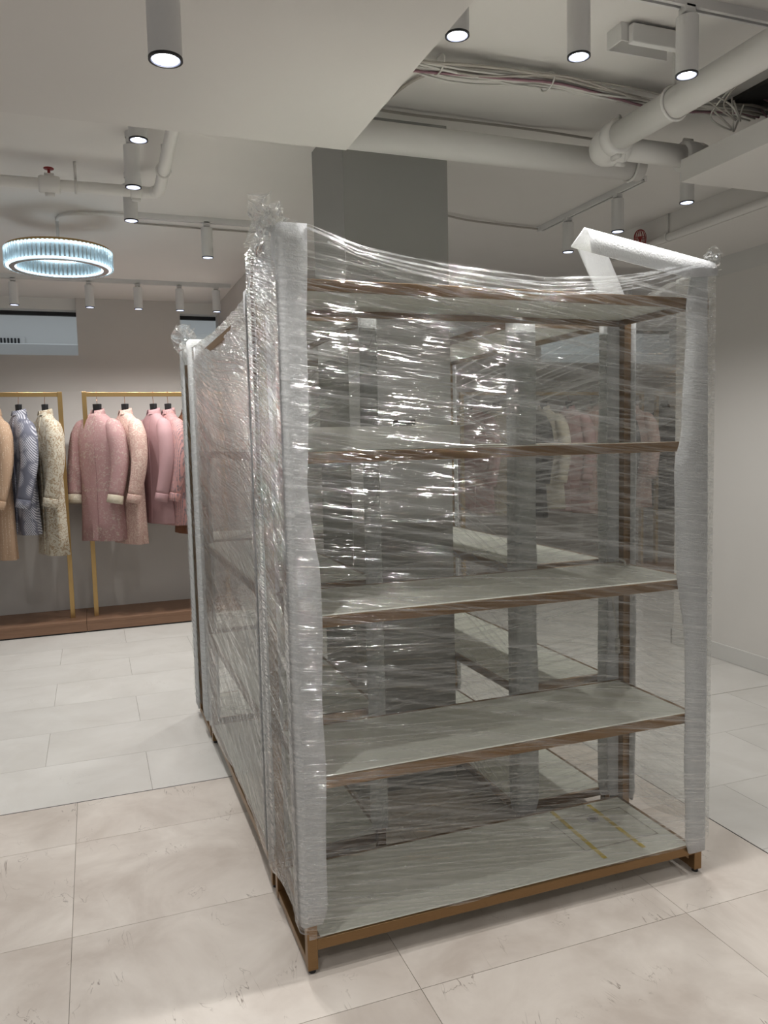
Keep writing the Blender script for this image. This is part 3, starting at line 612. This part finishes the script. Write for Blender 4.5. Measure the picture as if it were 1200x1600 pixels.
FAB = dict(peach=fabric('peach_beaded', C(188, 158, 132), C(224, 204, 182), 'dots'), silver=fabric('silver_leaf', C(112, 114, 128), C(222, 222, 230), 'leaf', 1.15, .2),
           ivory=fabric('ivory_gold', C(200, 193, 176), C(146, 116, 78), 'swirl', 1, .2), pink=fabric('pink_floral', C(170, 134, 134), C(194, 180, 168), 'floral', 1.3, .2),
           paisley=fabric('blush_paisley', C(196, 162, 152), C(226, 206, 192), 'swirl', 1.2, .1), rose=fabric('plain_rose', C(176, 141, 143), C(162, 127, 130), 'plain', 1, 0, .4),
           sequin=fabric('pink_silver_sequin', C(192, 146, 142), C(112, 112, 122), 'stripe', 2.2, .4), brown=fabric('brown_silk', C(118, 78, 56), C(140, 96, 70), 'plain', 1, 0, .5),
           cream=fabric('cream_brocade', C(206, 196, 176), C(228, 220, 204), 'floral', 1), mauve=fabric('mauve_silk', C(178, 142, 140), C(200, 166, 160), 'floral', .8), blackf=fabric('black_velvet', (.012, .011, .012, 1), (.03, .028, .03, 1), 'plain'))
LINING = plain('dark_lining', C(96, 66, 60), .8)
JG = 'long jackets on the clothes racks'
def jacket(label, x, th, L, mat, cuffmat=None, sl=.775, top=1.83, seed=0, width=1.0, dp=.74, sw=.88):
    e = empty('jacket', (x, YR, top-L), math.radians(th)); tag(e, label, 'jacket', JG)
    prof = [(-.035, .060, .055), (-.05, .078, .066), (-.085, .125, .078), (-.125, .165, .088), (-.18, .188, .098), (-.27, .195, .106), (-.38, .19, .105), (-.52, .185, .098), (-.68, .19, .10), (-L*.86, .2, .105), (-L, .208, .112)]
    prof = [p for p in prof if p[0] >= -L]; N = 40; v = []; f = []
    for i, (z, a, b) in enumerate(prof):
        fold = max(0, (-z-.4)/.7)
        for j in range(N):
            q = 2*math.pi*j/N; k = 1+.05*fold*math.sin(q*7+seed)+.03*fold*math.sin(q*3+seed*2)
            cx, cy = math.cos(q), math.sin(q); p_ = .8
            v.append((width*a*k*math.copysign(abs(cx)**p_, cx), dp*b*k*math.copysign(abs(cy)**p_, cy), L+z))
    for i in range(len(prof)-1):
        for j in range(N): f.append((i*N+j, (i+1)*N+j, (i+1)*N+(j+1) % N, i*N+(j+1) % N))
    bd = mk('body', v, f, mat, e, True); m = bd.modifiers.new('solid', 'SOLIDIFY'); m.thickness = .004; m.offset = -1
    bd.data.materials.append(LINING); m.material_offset = 1
    # front placket with an overlap edge, and back lining hem
    pv = []; pf = []; zz = np.linspace(-.06, -L+.01, 16)
    for i, z in enumerate(zz):
        b = float(np.interp(-z, [-p[0] for p in prof], [p[2] for p in prof])); w2 = .028
        for dx, dy in ((-w2, .001), (-w2, -.006), (w2, -.006), (w2, .001)): pv.append((dx+.012, -b*dp+dy-.001, L+z))
    for i in range(15):
        for j in range(3): pf.append((i*4+j, i*4+j+1, i*4+5+j, i*4+4+j))
    mk('placket', pv, pf, mat, e)
    cv = []; cf = []; n = 22
    for k, (z, r_) in enumerate(((-.045, .064), (-.02, .058), (.0, .054), (.0, .049), (-.03, .052))):
        for j in range(n):
            q = -math.pi/2+.22+(2*math.pi-.44)*j/(n-1); cv.append((r_*1.05*math.cos(q), r_*math.sin(q)*.98, L+z+(.012*math.sin(q) if k in (1, 2, 3) else 0)))
    for k in range(4):
        for j in range(n-1): cf.append((k*n+j, k*n+j+1, (k+1)*n+j+1, (k+1)*n+j))
    mk('collar', cv, cf, mat, e, True)
    for s in (-1, 1):
        w_ = width
        path = [(s*.115*w_, 0, L-.095), (s*.160*w_, -.004, L-.15), (s*.198*w_, -.012, L-.25), (s*.226*w_, -.024, L-.40), (s*.228*w_, -.048, L-.55), (s*.214*w_, -.082, L-sl+.06)]
        sv = tube('sleeve', smoothpath(path, 4), [float(q)*sw for q in np.interp(np.linspace(0, 1, 21), (0, .15, .35, .65, 1), (.03, .068, .082, .074, .062))], mat, e, 18, True, .94)
        a = Vector(path[-1]); b = a+Vector((-s*.006, -.012, -.06)); tube('cuff', [a+(a-b)*.10, a+(a-b)*.02, a*.5+b*.5, b], [q*sw for q in (.062, .0645, .0645, .0645)], cuffmat or mat, sv, 18, True, 1.0)
    hg = empty('clothes_hanger', (x, YR, top-.05), math.radians(th)); tag(hg, 'black hanger holding the '+label, 'hanger', 'black hangers')
    mk('neck_block', [(-.030, -.014, .0), (.030, -.014, .0), (.030, .014, .0), (-.030, .014, .0), (-.036, -.016, .095), (.036, -.016, .095), (.036, .016, .095), (-.036, .016, .095)], BF, M['black'], hg, bevel=.004)
    tube('arm', smoothpath([(-.14, 0, -.05), (-.07, 0, -.02), (0, 0, .01), (.07, 0, -.02), (.14, 0, -.05)]), .010, M['black'], hg, 8)
    hr = math.radians(-th)
    hk = [(0, 0, .09), (0, 0, .128), (0, .026, .145), (0, .026, .185), (0, 0, .197), (0, -.024, .19)]
    tube('hook', smoothpath([(q[0]*math.cos(hr)-q[1]*math.sin(hr), q[0]*math.sin(hr)+q[1]*math.cos(hr), q[2]) for q in hk], 4), .0022, M['copper'], hg, 6)
    return e
jacket('brown long jacket at the very left edge', -1.42, -60, 1.12, FAB['brown'], seed=9)
jacket('peach beaded long jacket on the left rack', -1.215, -64, 1.19, FAB['peach'], seed=1)
jacket('silver grey jacket with a leaf pattern', -1.03, -66, 1.0, FAB['silver'], seed=2)
jacket('ivory jacket with gold scroll embroidery', -.835, -66, 1.18, FAB['ivory'], seed=3)
jacket('long pink embroidered jacket seen from the front', -.435, -42, 1.09, FAB['pink'], FAB['cream'], .775, seed=4, dp=1.0, sw=1.0)
jacket('blush paisley jacket behind the long pink one', -.215, -62, 1.13, FAB['paisley'], seed=5)
jacket('plain rose pink jacket in the middle of the pink rack', .015, -64, .97, FAB['rose'], seed=6)
jacket('pink and silver sequin striped jacket', .135, -68, .99, FAB['sequin'], seed=7)
jacket('brown jacket half hidden by the wrapped unit', .30, -60, 1.08, FAB['brown'], seed=8)
for i, (x, k, lab) in enumerate(((3.05, 'mauve', 'mauve jacket just right of the column, behind film'), (3.3, 'cream', 'cream jacket second from the column, behind film'), (3.65, 'blackf', 'black jacket in the middle of the far rack, behind film'), (3.85, 'cream', 'cream jacket beside the middle black one, behind film'), (4.15, 'mauve', 'mauve jacket in the middle of the far rack'), (4.45, 'paisley', 'blush jacket behind the foam strips of the right unit'), (4.7, 'blackf', 'black jacket behind the right unit foam strip'), (4.95, 'paisley', 'blush jacket right of the bronze post, behind film'), (5.36, 'blackf', 'black jacket at the right end, behind film'), (5.58, 'cream', 'cream jacket at the right end by the wall corner'))):
    jacket(lab, x, -50, 1.05+.04*(i % 3), FAB[k], seed=i+10)
